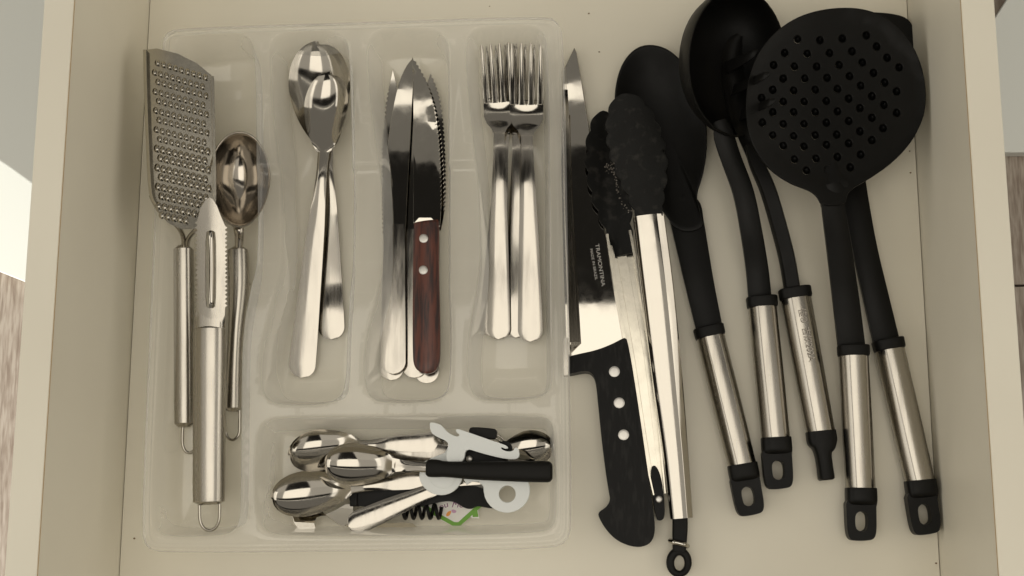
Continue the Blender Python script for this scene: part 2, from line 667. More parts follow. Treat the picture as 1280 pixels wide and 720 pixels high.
# ------------------------------------------------------------------ cutlery tray (moulded translucent plastic)
ZR, ZFL = 42.0, 3.2
tray_out = [(201, 52), (207, 40), (222, 34), (450, 27), (682, 19), (697, 25), (704, 42), (709, 360), (714, 655), (709, 676), (692, 686),
            (450, 688), (196, 691), (181, 684), (175, 664), (188, 360)]
comp = [
    [(214, 62), (222, 47), (240, 41), (295, 38), (312, 44), (320, 62), (322, 200), (321, 330), (312, 372), (304, 420), (303, 500), (302, 640),
     (297, 662), (278, 671), (212, 673), (193, 667), (186, 645), (195, 480), (204, 300)],
    [(333, 66), (340, 46), (360, 37), (410, 36), (430, 42), (438, 60), (440, 130), (442, 210), (441, 300), (440, 350), (436, 410), (434, 475),
     (428, 497), (408, 507), (350, 508), (330, 500), (322, 478), (324, 430), (336, 385), (346, 345), (347, 300), (346, 210), (337, 130)],
    [(455, 62), (462, 42), (480, 34), (535, 33), (555, 39), (563, 58), (563, 130), (563, 210), (563, 300), (563, 350), (566, 400), (565, 470),
     (559, 494), (538, 504), (478, 505), (459, 497), (452, 474), (454, 425), (465, 385), (473, 345), (474, 300), (472, 210), (460, 130)],
    [(579, 58), (586, 38), (604, 31), (660, 29), (678, 35), (686, 52), (688, 130), (689, 210), (690, 300), (691, 400), (693, 470),
     (688, 491), (668, 501), (608, 503), (589, 495), (582, 472), (583, 425), (590, 385), (596, 345), (597, 300), (594, 210), (584, 130)],
    [(318, 548), (324, 528), (344, 519), (500, 518), (670, 516), (689, 522), (696, 543), (698, 640), (693, 661), (673, 669), (500, 672), (346, 672),
     (325, 664), (317, 644)],
]


def resample(poly, n):
    a = np.array(list(poly) + [poly[0]], float)
    L = np.concatenate([[0], np.cumsum(np.linalg.norm(np.diff(a, axis=0), axis=1))])
    q = np.linspace(0, L[-1], n, endpoint=False)
    return np.stack([np.interp(q, L, a[:, 0]), np.interp(q, L, a[:, 1])], 1)


def ring_of(poly, n):
    w = np.array([tuple(P(u, v, ZR)[:2]) for u, v in chaikin(poly, 3)])
    w = resample(w.tolist(), n)
    t = np.roll(w, -1, 0) - np.roll(w, 1, 0)
    t /= np.linalg.norm(t, axis=1)[:, None]
    nrm = np.stack([-t[:, 1], t[:, 0]], 1)
    area = (w[:, 0] * np.roll(w[:, 1], -1) - np.roll(w[:, 0], -1) * w[:, 1]).sum()
    return w, nrm * (1 if area > 0 else -1)          # normals point inwards


def sst(x, a, b):
    t = min(1, max(0, (x - a) / (b - a)))
    return t * t * (3 - 2 * t)


def build_tray():
    yA, yB = P(450, 207, ZR).y, P(450, 350, ZR).y
    xL, xR = P(321, 280, ZR).x, P(604, 280, ZR).x

    def plate_h(x, y):
        s = sst(-y, -yA - .0004, -yA + .0010) * (1 - sst(-y, -yB - .014, -yB + .010))
        s *= sst(x, xL - .003, xL + .002) * (1 - sst(x, xR - .002, xR + .003))
        z = ZR - 6.0 * s
        for u in (376, 487, 522, 640):
            q = P(u, 511, ZR)
            if abs(y - q.y) < .0075:
                z += 0.9 * (1 - sst(abs(x - q.x), .0006, .0020))
        return z

    V, F = [], []

    def addring(pts, zs):
        s = len(V)
        V.extend((float(p[0]), float(p[1]), float(z) * .001) for p, z in zip(pts, zs))
        return list(range(s, s + len(pts)))

    def bridge(r0, r1):
        n = len(r0)
        for i in range(n):
            j = (i + 1) % n
            F.append((r0[i], r0[j], r1[j], r1[i]))

    cons = []
    # rim: bead, shoulder and turned-down lip
    w, nr = ring_of(tray_out, 260)
    prof = [(-.0006, -7.0), (-.0002, -4.5), (0.0, -1.2), (.0004, -.2), (.0008, .5), (.0015, .9), (.0021, .5), (.0025, -.4), (.0031, -.9), (.0041, -.9), (.0047, -.5), (.0050, 0.0)]
    prev = None
    for d, dz in prof:
        r = addring(w + nr * d, [ZR + dz] * len(w))
        if prev:
            bridge(prev, r)
        prev = r
    cons.append(prev)
    floors = []
    for i, c in enumerate(comp):
        w, nr = ring_of(c, 200)
        ww = 0.0070 if i != 4 else 0.0080
        pz = [plate_h(*p) for p in w]
        prev = addring(w, pz)
        cons.append(prev)
        # (inset fraction, drop fraction)
        for k, dr_ in ((.06, .012), (.14, .05), (.22, .12), (.34, .30), (.46, .50), (.58, .70), (.70, .86), (.80, .945), (.90, .985), (1.0, 1.0)):
            r = addring(w + nr * (ww * k), [p - (p - ZFL) * dr_ for p in pz])
            bridge(prev, r)
            prev = r
        floors.append(prev)
    # flat deck between the compartments, and the compartment floors
    def fill(loops, zf, grid):
        ids = [i for lp in loops for i in lp]
        pts = [Vector(V[i][:2]) for i in ids]
        ed, s = [], 0
        for lp in loops:
            ed += [(s + i, s + (i + 1) % len(lp)) for i in range(len(lp))]
            s += len(lp)
        polys = [[V[i][:2] for i in lp] for lp in loops]
        nb = len(pts)
        if grid:
            arr = np.array([tuple(p) for p in pts])
            ys = np.arange(arr[:, 1].min(), arr[:, 1].max(), grid)
            yr = P(500, 511, ZR).y
            hot = lambda x, y: (yB - .018 < y < yA + .005 and xL - .01 < x < xR + .01) or (abs(y - yr) < .009 and xL < x < xR + .03)
            for x in np.arange(arr[:, 0].min(), arr[:, 0].max(), grid):
                for y in ys:
                    if not (hot(x, y) or (round(x / grid) % 4 == 0 and round(y / grid) % 4 == 0)):
                        continue
                    if inside((x, y), polys[0]) and not any(inside((x, y), h) for h in polys[1:]):
                        if np.min((arr[:, 0] - x) ** 2 + (arr[:, 1] - y) ** 2) > (grid * .4) ** 2:
                            pts.append(Vector((x, y)))
        res = delaunay_2d_cdt(pts, ed, [], 0, 1e-7)
        orig = res[3]
        m = {}
        for k, q in enumerate(res[0]):
            o_ = [x for x in orig[k] if x < nb]
            if o_:
                m[k] = ids[o_[0]]
            else:
                V.append((q.x, q.y, zf(q.x, q.y) * .001))
                m[k] = len(V) - 1
        for t in res[2]:
            c = (res[0][t[0]] + res[0][t[1]] + res[0][t[2]]) / 3
            if inside(c, polys[0]) and not any(inside(c, h) for h in polys[1:]):
                F.append(tuple(m[k] for k in t))

    fill(cons, plate_h, .0018)
    for lp in floors:
        fill([lp], lambda x, y: ZFL, 0)
    v = np.array(V)
    base = Vector((v[:, 0].mean(), v[:, 1].mean(), 0.0))
    root = thing('cutlery_tray', 'translucent plastic cutlery tray with five compartments on the left of the drawer', 'tray', base)
    o = mk('moulded_body', V, F, 'translucent_plastic', root, 80)
    if o.data.polygons[len(o.data.polygons) - 1].normal.z < 0:
        o.data.flip_normals()
    return root


tray = build_tray()


# ================================================================== CUTLERY
def egg(t, w=.44):
    if t < w:
        return math.sqrt(max(0, 1 - ((w - t) / w) ** 2))
    q = (t - w) / (1 - w)
    return max(0.0, 1 - q ** 2.25) ** .84 * (1 - .10 * q)


def round_end(g, L, W, rows_fn, s0):
    """rows that close a handle with a semicircular end; rows_fn(s) -> (z, sag, th)"""
    out = []
    for k in range(10):
        a = math.pi / 2 * k / 9
        d = W * .95 * (1 - math.sin(a))
        s = 1 - d / L if k else s0
        s = 1 - (W * .95) * (1 - math.sin(a)) / L
        z, sg, th = rows_fn(s)
        out.append((*g(s * L, 0), max(W * math.cos(a), .15), z, sg * math.cos(a), th))
    return out


def spoon(label, tip, neck, end, bw, zrim, depth, zneck, zend, nw, ew, mat='polished_steel', group=None, bend=None, handle=True,
          zmid=None, flip=False, ridge=.5, hmat=None, name='spoon', roll=0.0):
    """tip/neck/end in photo pixels; bw = half bowl width px; heights in mm"""
    root = thing(name, label, 'spoon', P(tip[0] * .5 + neck[0] * .5, tip[1] * .5 + neck[1] * .5, zrim - depth), group)
    f, L = axis(tip, neck)
    rows = []
    NB = 34
    for i in range(NB + 1):
        t = 0.5 - 0.5 * math.cos(math.pi * i / NB)
        t = t ** 1.25
        e = egg(t)
        hw = max(bw * e, nw * min(1, t * 1.2) ** .5 if t > .6 else 0.0)
        hw = bw * e + nw * max(0, (t - .55) / .45) ** 1.3 * (1 - e) ** .5
        g = max(0, e) ** 1.25
        u, v = f(t * L, 0)
        zr = zrim + (zneck - zrim) * max(0, (t - .7) / .3) ** 2
        if flip:
            rows.append((u, v, hw, zr + depth * g, -depth * g, 1.2))
        else:
            rows.append((u, v, hw, zr - depth * g, depth * g - 1.0 * max(0, (t - .72) / .28) ** 1.5, 1.2))
    strip('bowl', rows, mat, root, n=25, m=0, interp=False, ang=70, edge=.6, roll=roll)
    if handle:
        g, HL = axis(neck, end)
        hr = []
        zm = zmid if zmid is not None else (zneck * .55 + zend * .45)
        ks = ((-.01, nw, zneck, -1.0), (.12, nw * .95, zneck + 1.0, -1.0), (.35, nw * .6 + ew * .4, zm, -ridge), (.7, ew * .88, zm * .35 + zend * .65, -ridge),
              )
        for s, w, z, sg in ks:
            u, v = g(s * HL, 0)
            hr.append((u, v, w, z, sg, 1.7))
        droop = lambda s: zend + 1.0 - 2.2 * max(0, (s - .84) / .16) ** 2
        hr.append((*g(.86 * HL, 0), ew * .97, droop(.86), -ridge, 1.7))
        hr += round_end(g, HL, ew, lambda s: (droop(s), -ridge, 1.7), .9)
        strip('handle', hr, hmat or 'brushed_cutlery', root, n=13, m=150, ang=60, edge=.45)
    return root


def knife_metal(label, tip, hand, end, hw_h, left_edge, right_edge, z0, z1, group, serr=0, name='table_knife'):
    """blade outline = left edge down + right edge up, handle strip from hand to end"""
    root = thing(name, label, 'knife', P(end[0], end[1], 4), group)
    tipv, hv = tip[1], hand[1]
    zf = lambda u, v: z0 + (z1 - z0) * min(1, max(0, (v - tipv) / (end[1] - tipv)))
    out = serrate(chaikin(left_edge, 2, False), serr if serr < 0 else 0) + serrate(chaikin(right_edge, 2, False), serr if serr > 0 else 0)
    plate('blade', out, 'mirror_steel', root, zf, 1.3, bevel=.35)
    g, L = axis(hand, end)
    zt, ze = zf(*hand), zf(*end)
    rows = []
    for s, w in ((-.02, .82), (.05, .86), (.3, .9), (.7, 1.0)):
        u, v = g(s * L, 0)
        rows.append((u, v, hw_h * w, zt + (ze - zt) * s + 1.0, -.35, 3.0))
    rows += round_end(g, L, hw_h * 1.03, lambda s: (zt + (ze - zt) * s + 1.0, -.35, 3.0), .9)
    strip('handle', rows, 'brushed_cutlery', root, n=13, m=150, ang=60, edge=.35)
    return root


def serrate(pts, amp):
    if not amp:
        return list(pts)
    out = []
    p = [Vector(q) for q in pts]
    # resample every 1.6 px
    res = [p[0]]
    acc = 0
    for a, b in zip(p[:-1], p[1:]):
        L = (b - a).length
        k = max(1, int(L / 1.3))
        for i in range(1, k + 1):
            res.append(a + (b - a) * (i / k))
    for i, q in enumerate(res):
        t = (res[min(i + 1, len(res) - 1)] - res[max(i - 1, 0)])
        if t.length < 1e-6:
            out.append(tuple(q))
            continue
        t.normalize()
        nrm = Vector((-t.y, t.x))
        w = 2.0 * abs(math.sin(i * math.pi / 4)) - 1.0
        if i < len(res) * .12 or i > len(res) * .98:
            w = 0
        out.append(tuple(q + nrm * w))
    return out


GK = 'table knives'
knife_metal('serrated steel table knife at the back left of the knife pile', (491, 85), (492, 300), (489, 475), 14.5,
            [(491, 85), (484, 120), (480, 155), (477.5, 190), (477.5, 240), (479, 300)], [(506, 300), (504, 200), (499, 120), (491, 85)], 9, 5.5, GK, -1)
knife_metal('steel table knife whose handle shows between the wood handle and the front knife', (520, 95), (514, 290), (518, 472), 14.5,
            [(520, 95), (508, 140), (503, 220), (502, 290)], [(527, 290), (528, 200), (525, 120), (520, 95)], 8, 8.5, GK)
knife_metal('steel table knife mostly under the wooden-handled knife, rounded end lowest of all', (538, 92), (537, 290), (533, 479), 14.5,
            [(538, 92), (524, 140), (521, 220), (522, 290)], [(551, 288), (556, 265), (557, 210), (554, 150), (548, 115), (538, 92)], 10, 5.5, GK, 1)
knife_metal('front steel table knife with mirror blade and broad polished handle', (515, 74), (493, 284), (491, 467), 15.0,
            [(515.5, 73), (507, 83), (498, 104), (490, 140), (483, 190), (479.5, 240), (479, 288)], [(507, 288), (509, 240), (514, 150), (517, 95), (515.5, 73)], 13, 12.6, GK)

# steak knife with a wooden handle
sk = thing('steak_knife', 'serrated steak knife with reddish brown wooden handle and two rivets', 'knife', P(532, 460, 10))
le = [(515, 71), (516.5, 100), (517, 180), (516.5, 278)]
re_ = serrate(chaikin([(549.5, 283), (551.5, 262), (550.5, 205), (546, 150), (538, 114), (529, 93), (515, 71)], 2, False), 1)
plate('blade', le + re_, 'mirror_steel', sk, lambda u, v: 17.5 + (v - 71) * .003 + (0 if u < 541 else -.10 * (u - 541)), 1.2, bevel=.3, grid=9)
hd = strip('handle', [(532.5, 275.5, 14.5, 20.0, -1.6, 7), (532.5, 277, 15.5, 20.6, -1.8, 8), (531.8, 330, 16.0, 20.8, -2, 9), (532.2, 400, 17.0, 20.8, -2, 9),
                      (532.4, 445, 16.8, 20.6, -2, 9), (532.0, 456, 15.0, 20.5, -2, 9), (531.5, 463, 10.5, 20, -1.5, 8), (531.2, 466.5, 3, 19.5, -.5, 6)],
           'red_wood', sk, n=15, m=150, ang=50)
for q in ((529.5, 298), (529, 337.5)):
    disc_dome('rivet', q[0], q[1], 5.6, 20.9, .5, 'rivet_metal', sk)


# forks
def fork(label, tipc, root_c, end, hw, zt, zr, ze, group='table forks'):
    r = thing('fork', label, 'fork', P(end[0], end[1], 4), group)
    f, L = axis(tipc, root_c)                       # tips -> tine roots
    d = 2 * hw / 7.2                                # tine width
    offs = [(-hw + d * .62 + i * (2 * hw - d * 1.24) / 3) for i in range(4)]
    g, HL = axis(root_c, end)
    sh = 36.0                                       # head below the tine roots
    # head with rounded slots between the tines
    out = []
    for i in range(4):
        a, b = offs[i] - d * .62, offs[i] + d * .62
        out.append(f(L - 4, a))
        out.append(f(L - 4, b))
        if i < 3:
            m_ = (b + offs[i + 1] - d * .62) / 2
            wd = m_ - b
            for k in range(1, 6):
                q = math.pi * k / 6
                out.append(f(L + 2.2 * math.sin(q), m_ - wd * math.cos(q)))
    out = [f(L - 4, o_) if False else q for q in out for o_ in (0,)]
    out += [g(12, hw), g(20, hw * .98), g(28, hw * .80), g(34, hw * .52), g(40, hw * .38), g(40, -hw * .38), g(34, -hw * .52), g(28, -hw * .80), g(20, -hw * .98), g(12, -hw)]
    dish = lambda u, v: zr - 2.2 * math.exp(-(((u - g(14, 0)[0]) / (hw * .9)) ** 2 + ((v - g(14, 0)[1]) / 16) ** 2)) + max(0, (v - g(22, 0)[1])) * .16
    hd_ = plate('head', out, 'polished_steel', r, dish, 1.6, grid=4.5, ang=60, bevel=.3)
    for o_ in offs:
        rows = []
        for s, w, dz in ((0.0, .16, 0), (.03, .28, 0), (.3, .42, 0), (.7, .56, 0), (1.02, .62, 0)):
            u, v = f(s * L, o_ * (1 + .04 * (1 - s)))
            z = zr + (zt - zr) * max(0, 1 - s) ** 1.6
            rows.append((u, v, d * w, z, -.5, 1.7))
        strip('tine', rows, 'polished_steel', hd_, n=7, m=16, ang=60, edge=.5)
    rows = []
    ws = hw * .36
    for s, w, z, sg in ((.125, ws, zr + 2.6, -.3), (.2, ws * 1.0, zr + 3.2, -.4), (.34, ws * 1.25, zr + 2.6, -.8), (.6, hw * .60, zr * .45 + ze * .55 + .6, -.9), ):
        u, v = g(s * HL, 0)
        rows.append((u, v, w, z, sg, 1.9))
    droop = lambda s: ze + 1.0 - 2.2 * max(0, (s - .84) / .16) ** 2
    rows.append((*g(.86 * HL, 0), hw * .71, droop(.86), -.9, 1.9))
    rows += round_end(g, HL, hw * .74, lambda s: (droop(s), -.9, 1.9), .9)
    strip('handle', rows, 'brushed_cutlery', r, n=13, m=150, ang=60, edge=.45)
    return r


fork('steel table fork lying lowest under the left fork, handle edge at far left', (625, 56), (632, 128), (613, 420), 20, 11, 7, 5.5)
fork('steel table fork in the middle of the pile, mostly hidden between two handles', (651, 55), (648, 129), (645, 422), 20, 13, 9, 7)
fork('left steel table fork on top of the pile, tines splayed to the left', (618.5, 54), (624, 126), (623, 424), 19.5, 20, 15, 10)
fork('right steel table fork on top of the pile, nearest the tray side', (657.5, 54), (658, 129), (663, 427), 21, 23, 18, 13)

# spoons in the second compartment
spoon('large steel tablespoon lying under the smaller spoon, bowl uppermost', (398, 53.5), (409, 186), (414, 424), 38, 13, 9, 11, 6, 7, 16.5)
spoon('steel dessert spoon lying on the tablespoon, long handle pointing lower left', (415, 92), (404, 190), (376, 472), 27, 24, 6.5, 22, 9, 7, 16.5)

# ------------------------------------------------------------------ grater, scoop, peeler
def grater():
    r = thing('grater', 'flat steel hand grater with rows of small teeth, leaning in the left compartment', 'grater', P(230, 420, 5))
    zf = lambda u, v: 45 + (v - 60) * .022
    out = [(183, 63), (183, 62), (196, 60.5), (222, 67), (246, 79), (263, 93), (264, 94), (266, 160), (267, 250), (263, 272), (250, 286), (226, 286), (210, 279), (194, 258), (190, 245), (186, 180), (184, 110)]
    body = plate('grating_plate', out, 'grater_steel', r, zf, .7, ang=60)
    # folded side flanges
    for name, pts in (('side_flange', [(181.5, 62), (182.5, 110), (185, 180), (189, 244), (195, 256)]), ('side_flange', [(266, 95), (267.5, 160), (268.5, 250), (265, 268)])):
        A = cat_rom(pts, 24)
        rings = []
        for u, v in A:
            z = zf(u, v)
            rings.append([P(u - 2.6, v, z + 3.0), P(u + 1.6, v, z + 3.2), P(u + 1.6, v, z - 4.5), P(u - 2.6, v, z - 4.5)])
        vv, ff = rings_mesh(rings)
        mk(name, vv, ff, 'grater_steel', r, 30, .3)
    # teeth: half domes punched upwards, each with a dark mouth
    V, F, V2, F2 = [], [], [], []
    nr = 17
    for j in range(nr):
        v0 = 78.5 + j * 11.9
        sl = .30
        ncol = 9
        for i in range(ncol):
            u = 192.5 + i * 7.5 + (4 if j % 2 == 0 else 0) + j * .35
            v = v0 + (i * 7.5) * sl * (1 - j * .018)
            if u > 261 or v > 276:
                continue
            big = 1.0 if v < 185 else 1.18
            r_ = 3.25 * big
            z = zf(u, v)
            b = len(V)
            n = 8
            for k in range(n):
                a = 2 * math.pi * k / n
                V.append(P(u + r_ * math.cos(a), v + r_ * 1.35 * math.sin(a), z + .05))
            for k in range(n):
                a = 2 * math.pi * k / n
                V.append(P(u + .62 * r_ * math.cos(a), v + .4 + .85 * r_ * math.sin(a), z + 1.25 * big))
            V.append(P(u, v + 1.0, z + 1.8 * big))
            for k in range(n):
                F.append((b + k, b + (k + 1) % n, b + n + (k + 1) % n, b + n + k))
                F.append((b + n + k, b + n + (k + 1) % n, b + 2 * n))
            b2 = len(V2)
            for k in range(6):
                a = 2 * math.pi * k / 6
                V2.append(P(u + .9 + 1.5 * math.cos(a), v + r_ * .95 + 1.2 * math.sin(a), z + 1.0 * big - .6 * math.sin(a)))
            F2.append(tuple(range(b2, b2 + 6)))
    t = mk('teeth', V, F, 'mirror_steel', body, 60)
    t['kind'] = 'stuff'
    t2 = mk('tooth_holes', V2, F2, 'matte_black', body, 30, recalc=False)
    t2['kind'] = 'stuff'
    wire('neck_wire', [(189, 244, 48), (196, 258, 47), (208, 272, 43), (222, 283, 38), (229, 296, 29), (230, 312, 21)], 1.6, 'polished_steel', r)
    wire('neck_wire', [(266, 262, 48), (258, 278, 43), (244, 288, 38), (236, 298, 29), (233, 312, 21)], 1.6, 'polished_steel', r)
    sweep('handle', [(229.5, 307.5, 7, 19.6, 3.5), (229.5, 309, 10.5, 19.6, 5.4), (229.5, 312, 11.8, 19.5, 6), (230, 420, 12, 14, 6), (230.5, 530, 11.8, 11, 6), (230.5, 532.5, 10.5, 11, 5.4), (230.5, 534, 7, 11, 3.5)],
          'satin_steel', r, superell(2.4), m=50)
    wire('hanging_loop', [(229, 530, 9), (228, 545, 8), (228.5, 556, 7), (232, 564, 6.5), (238, 566, 6.5), (243, 562, 7), (245, 552, 8), (245, 530, 9)], .95, 'polished_steel', r, interp=True)
    return r


grater()

sc = thing('scoop', 'deep steel ice cream scoop behind the peeler, with a steel tube handle', 'scoop', P(298, 420, 5))


def scoop_bowl():
    cu, cv, ru, rv = 299.5, 224.5, 38, 59.5
    rings = []
    prof_in = [(0.02, -27), (.22, -26.4), (.42, -24.4), (.6, -21), (.75, -16.3), (.86, -10.8), (.93, -5.2), (.965, -.8), (.985, .2), (1.0, 0.3), (1.02, -.3), (1.01, -4.8), (.93, -12), (.8, -19), (.6, -24.5), (.3, -28), (.03, -28.8)]
    n = 48
    for k, zz in prof_in:
        ring = []
        for i in range(n):
            a = 2 * math.pi * i / n
            sx = 1 - .10 * max(0, math.sin(a))
            # lower part narrows towards the neck
            ring.append(P(cu + 2 * math.sin(a) * 0 + ru * k * math.cos(a) * sx, cv + rv * k * math.sin(a), 43 + zz - 5 * k * math.cos(a) - 3 * k * math.sin(a)))
        rings.append(ring)
    v, f = rings_mesh(rings)
    return mk('bowl', v, f, 'scoop_steel', sc, 60)


scoop_bowl()
sweep('neck', [(297, 274, 6, 24, 2.4), (298.5, 288, 6.5, 26, 2.8), (299, 300, 5.5, 22, 3), (298.5, 315, 5, 18, 3)], 'scoop_steel', sc, m=20)
sweep('handle', [(298, 309, 7, 16.5, 3.5), (298, 310.5, 11, 16.5, 5.6), (298, 314, 12.8, 16.4, 6.3), (298.5, 360, 12.6, 14.5, 6.2), (295, 420, 9.5, 12.5, 5.4), (292.5, 470, 10, 11, 5.4), (291.5, 511, 10.5, 10.5, 5.3), (291.5, 513, 9.5, 10.5, 5), (291.5, 514.5, 6, 10.5, 3)],
      'satin_steel', sc, superell(2.3), m=50)
wire('hanging_loop', [(281, 512, 9), (281, 530, 8), (282, 541, 7.5), (287, 549, 7), (293, 549.5, 7), (298.5, 543, 7.5), (299.5, 530, 8), (299.5, 512, 9)], .95, 'polished_steel', sc)

pe = thing('vegetable_peeler', 'steel vegetable peeler with serrated sides and slotted tip, on top of grater and scoop', 'peeler', P(262, 520, 20))


def peeler():
    zf = lambda u, v: 57.5 - (v - 247) * .118 - .018 * abs(u - 263) ** 1.75 * .35
    left = [(262, 246.5), (257, 250), (251, 259), (248, 270)]
    right = [(276, 270), (271, 257), (266, 249)]
    L2, R2 = [], []
    v = 276.0
    while v < 386:
        L2 += [(246.5, v), (243.2, v + 2.6), (246.5, v + 5.0)]
        v += 6.2
    v = 384.0
    while v > 282:
        R2 += [(281.5, v), (284.2, v - 2.2), (281.5, v - 4.2)]
        v -= 5.4
    out = left + L2 + [(244, 392), (244, 409), (281, 409), (281, 392)] + R2 + right
    slot = chaikin([(257, 291), (261, 288), (266, 288), (270, 291), (270.5, 340), (270, 382), (266, 385.5), (261, 385.5), (257, 382), (256.5, 340)], 1)
    plate('peeling_head', out, 'satin_steel', pe, zf, 1.0, holes=[slot], grid=7, ang=50)
    # swivel blade inside the slot
    strip('swivel_blade', [(264.5, 287, 2.2, 51.6, .4, 1), (265.2, 295, 3.4, 49, .9, 1), (265.6, 340, 3.4, 43.6, 1.2, 1), (265.2, 378, 3.4, 39, .9, 1), (264.5, 386, 2.2, 40, .4, 1)],
          'polished_steel', pe, n=9, m=24)
    sweep('socket', [(262.5, 386, 17.5, 37.6, 2.8), (262.3, 398, 18.5, 36.3, 3.4), (262, 414, 18.5, 35, 4)], 'satin_steel', pe, superell(3), m=12)
    sweep('handle', [(262, 408, 12, 34.5, 4), (262, 409.5, 18, 34.5, 6.2), (262, 413, 20, 34.3, 7.0), (262, 470, 20.3, 31.5, 7.4), (261.5, 560, 20, 26, 7.4), (261, 626, 19.5, 23, 7), (261, 629, 18, 23, 6), (261, 631, 12, 23, 4)],
          'satin_steel', pe, superell(2.15, 36), m=60)
    wire('hanging_loop', [(249.5, 622, 22), (249.5, 640, 21), (250.5, 652, 20), (255, 660, 19.5), (262, 663, 19.5), (269, 660, 19.5), (273.5, 652, 20), (274.5, 640, 21), (274.5, 622, 22)],
         .95, 'polished_steel', pe)


peeler()

# ================================================================== CLUTTER IN THE FRONT COMPARTMENT
FL = 4.0
# printed sticker on the tray bottom
stk = thing('sticker', 'white house-shaped sticker with green outline and purple print on the tray bottom', 'sticker', P(570, 635, FL))
plate('paper', [(512, 598), (600, 590), (640, 600), (606, 630), (597, 634.5), (599, 648), (590, 647.5), (587, 645), (574, 657), (566, 657.5), (541, 645), (505, 628)], 'sticker_white', stk, FL + .35, .15)


def stroke(name, pts, w, z, mat, par):
    A = np.array(pts, float)
    v, f = [], []
    for i in range(len(A)):
        t = A[min(i + 1, len(A) - 1)] - A[max(i - 1, 0)]
        t = t / np.linalg.norm(t)
        n = np.array([-t[1], t[0]])
        v += [P(*(A[i] + n * w), z), P(*(A[i] - n * w), z)]
        if i:
            k = 2 * i
            f.append((k - 2, k - 1, k + 1, k))
    return mk(name, v, f, mat, par, 30, recalc=False)


stroke('green_outline', [(513, 600), (521, 626), (546, 643.5), (558, 650), (567, 655), (574, 655), (584, 646), (604, 628), (630, 604)], 2.6, FL + .5, 'sticker_green', stk)
plate('green_chimney', [(590, 640), (596, 634), (598, 646), (591, 646.5)], 'sticker_green', stk, FL + .52, .1)
plate('green_corner', [(519, 602), (525, 600), (524, 612), (519, 613)], 'sticker_green', stk, FL + .62, .1)
plate('orange_corner', [(525, 602), (528, 601), (527, 609), (524.5, 610)], 'sticker_orange', stk, FL + .62, .1)
plate('orange_petal', chaikin([(557, 645), (559, 640), (564, 638), (564, 641), (561, 645.5)], 2), 'sticker_orange', stk, FL + .55, .1)
plate('pink_petal', chaikin([(564, 637), (568, 637), (571, 639), (569, 641.5), (565, 641)], 2), 'sticker_pink', stk, FL + .55, .1)
lettering('printed_word', 'ou', (549, 637.5), (561, 633), 7, FL + .5, 'sticker_purple', stk, shear=.15)
lettering('printed_word', 'Mo', (564, 634), (580, 634.5), 8, FL + .5, 'sticker_purple', stk, shear=.25)

# corkscrew (black folding waiter's corkscrew with steel lever)
ck = thing('corkscrew', 'black folding corkscrew with dark spiral and steel lever under the spoons', 'corkscrew', P(520, 632, FL))
plate('body', chaikin([(436, 609), (446, 607), (500, 610), (540, 611), (575, 606), (600, 608), (618, 618), (618, 636), (606, 634.5), (596, 632), (588, 636.5), (580, 635), (570, 628), (560, 626), (545, 628), (525, 634), (500, 634), (437, 634)], 2),
      'black_nylon', ck, 14, 8, bevel=1.2)
box_pts = [(437, 611), (446, 611), (446, 633), (437, 633)]
plate('hinge_block', box_pts, 'black_rubber', ck, 16.5, 10, bevel=.6)
hx = []
for i in range(90):
    t = i / 89
    a = t * 2 * math.pi * 4.6
    hx.append((504 + 48 * t, 639.5 + 8.5 * math.sin(a), 11 + 4.2 * math.cos(a)))
wire('spiral', hx, 1.15, 'black_nylon', ck, m=150, n=8)
# steel bottle lever, bent sheet with a notch
def bent(name, pts, par, th=1.0):
    V, F = [], []
    for u, v, z in pts:
        V.append(P(u, v, z))
    n = len(V)
    V += [q - Vector((0, 0, th * .001)) for q in V]
    F.append(tuple(range(n)))
    F.append(tuple(range(2 * n - 1, n - 1, -1)))
    for i in range(n):
        j = (i + 1) % n
        F.append((i, n + i, n + j, j))
    return mk(name, V, F, 'mirror_steel', par, 30, .2)


bent('lever_claw', [(364, 642, 9), (390, 645, 9), (392, 652, 12), (395, 661, 7), (374, 662, 7), (368, 655, 12)], ck)
bent('lever_flange', [(364, 640, 9), (368, 652.5, 12.2), (393, 654, 12.2), (396, 647, 12), (402, 645, 11), (408, 645, 9), (400, 636, 9), (380, 634, 9)], ck)
bent('lever_plate', [(406, 643, 10), (418, 638, 12), (432, 630, 13), (441, 630, 13), (442, 641, 13), (436, 654, 10), (430, 658, 9), (424, 656, 10), (414, 649, 10)], ck)
bent('lever_arm', [(430, 657, 9.5), (505, 652.5, 10), (516, 654, 9.5), (522, 659.5, 7), (515, 660, 6), (440, 660.5, 6)], ck)

GS = 'spoons in the front compartment'
spoon('steel spoon with dark hollow bowl, topmost at the left of the front compartment', (361.5, 569), (450, 557), (556, 552), 26, 16, 8, 17, 12, 7, 13, group=GS, roll=.17)
spoon('steel spoon at the right end of the front compartment, bowl beside the black handle', (691.5, 556), (624, 571), (470, 560), 24, 18, 5.5, 18, 10, 6, 14, group=GS, roll=-.10)
spoon('steel spoon directly under the black-handled spoon, thin rim showing', (397, 588), (482, 584), (640, 590), 25, 17, 7, 18, 12, 6, 13, group=GS, roll=.10)
spoon('steel spoon with the lowest bowl at far left of the front compartment', (340, 624), (440, 609), (612, 590), 27.5, 20, 6.5, 22, 15, 7, 14, group=GS)
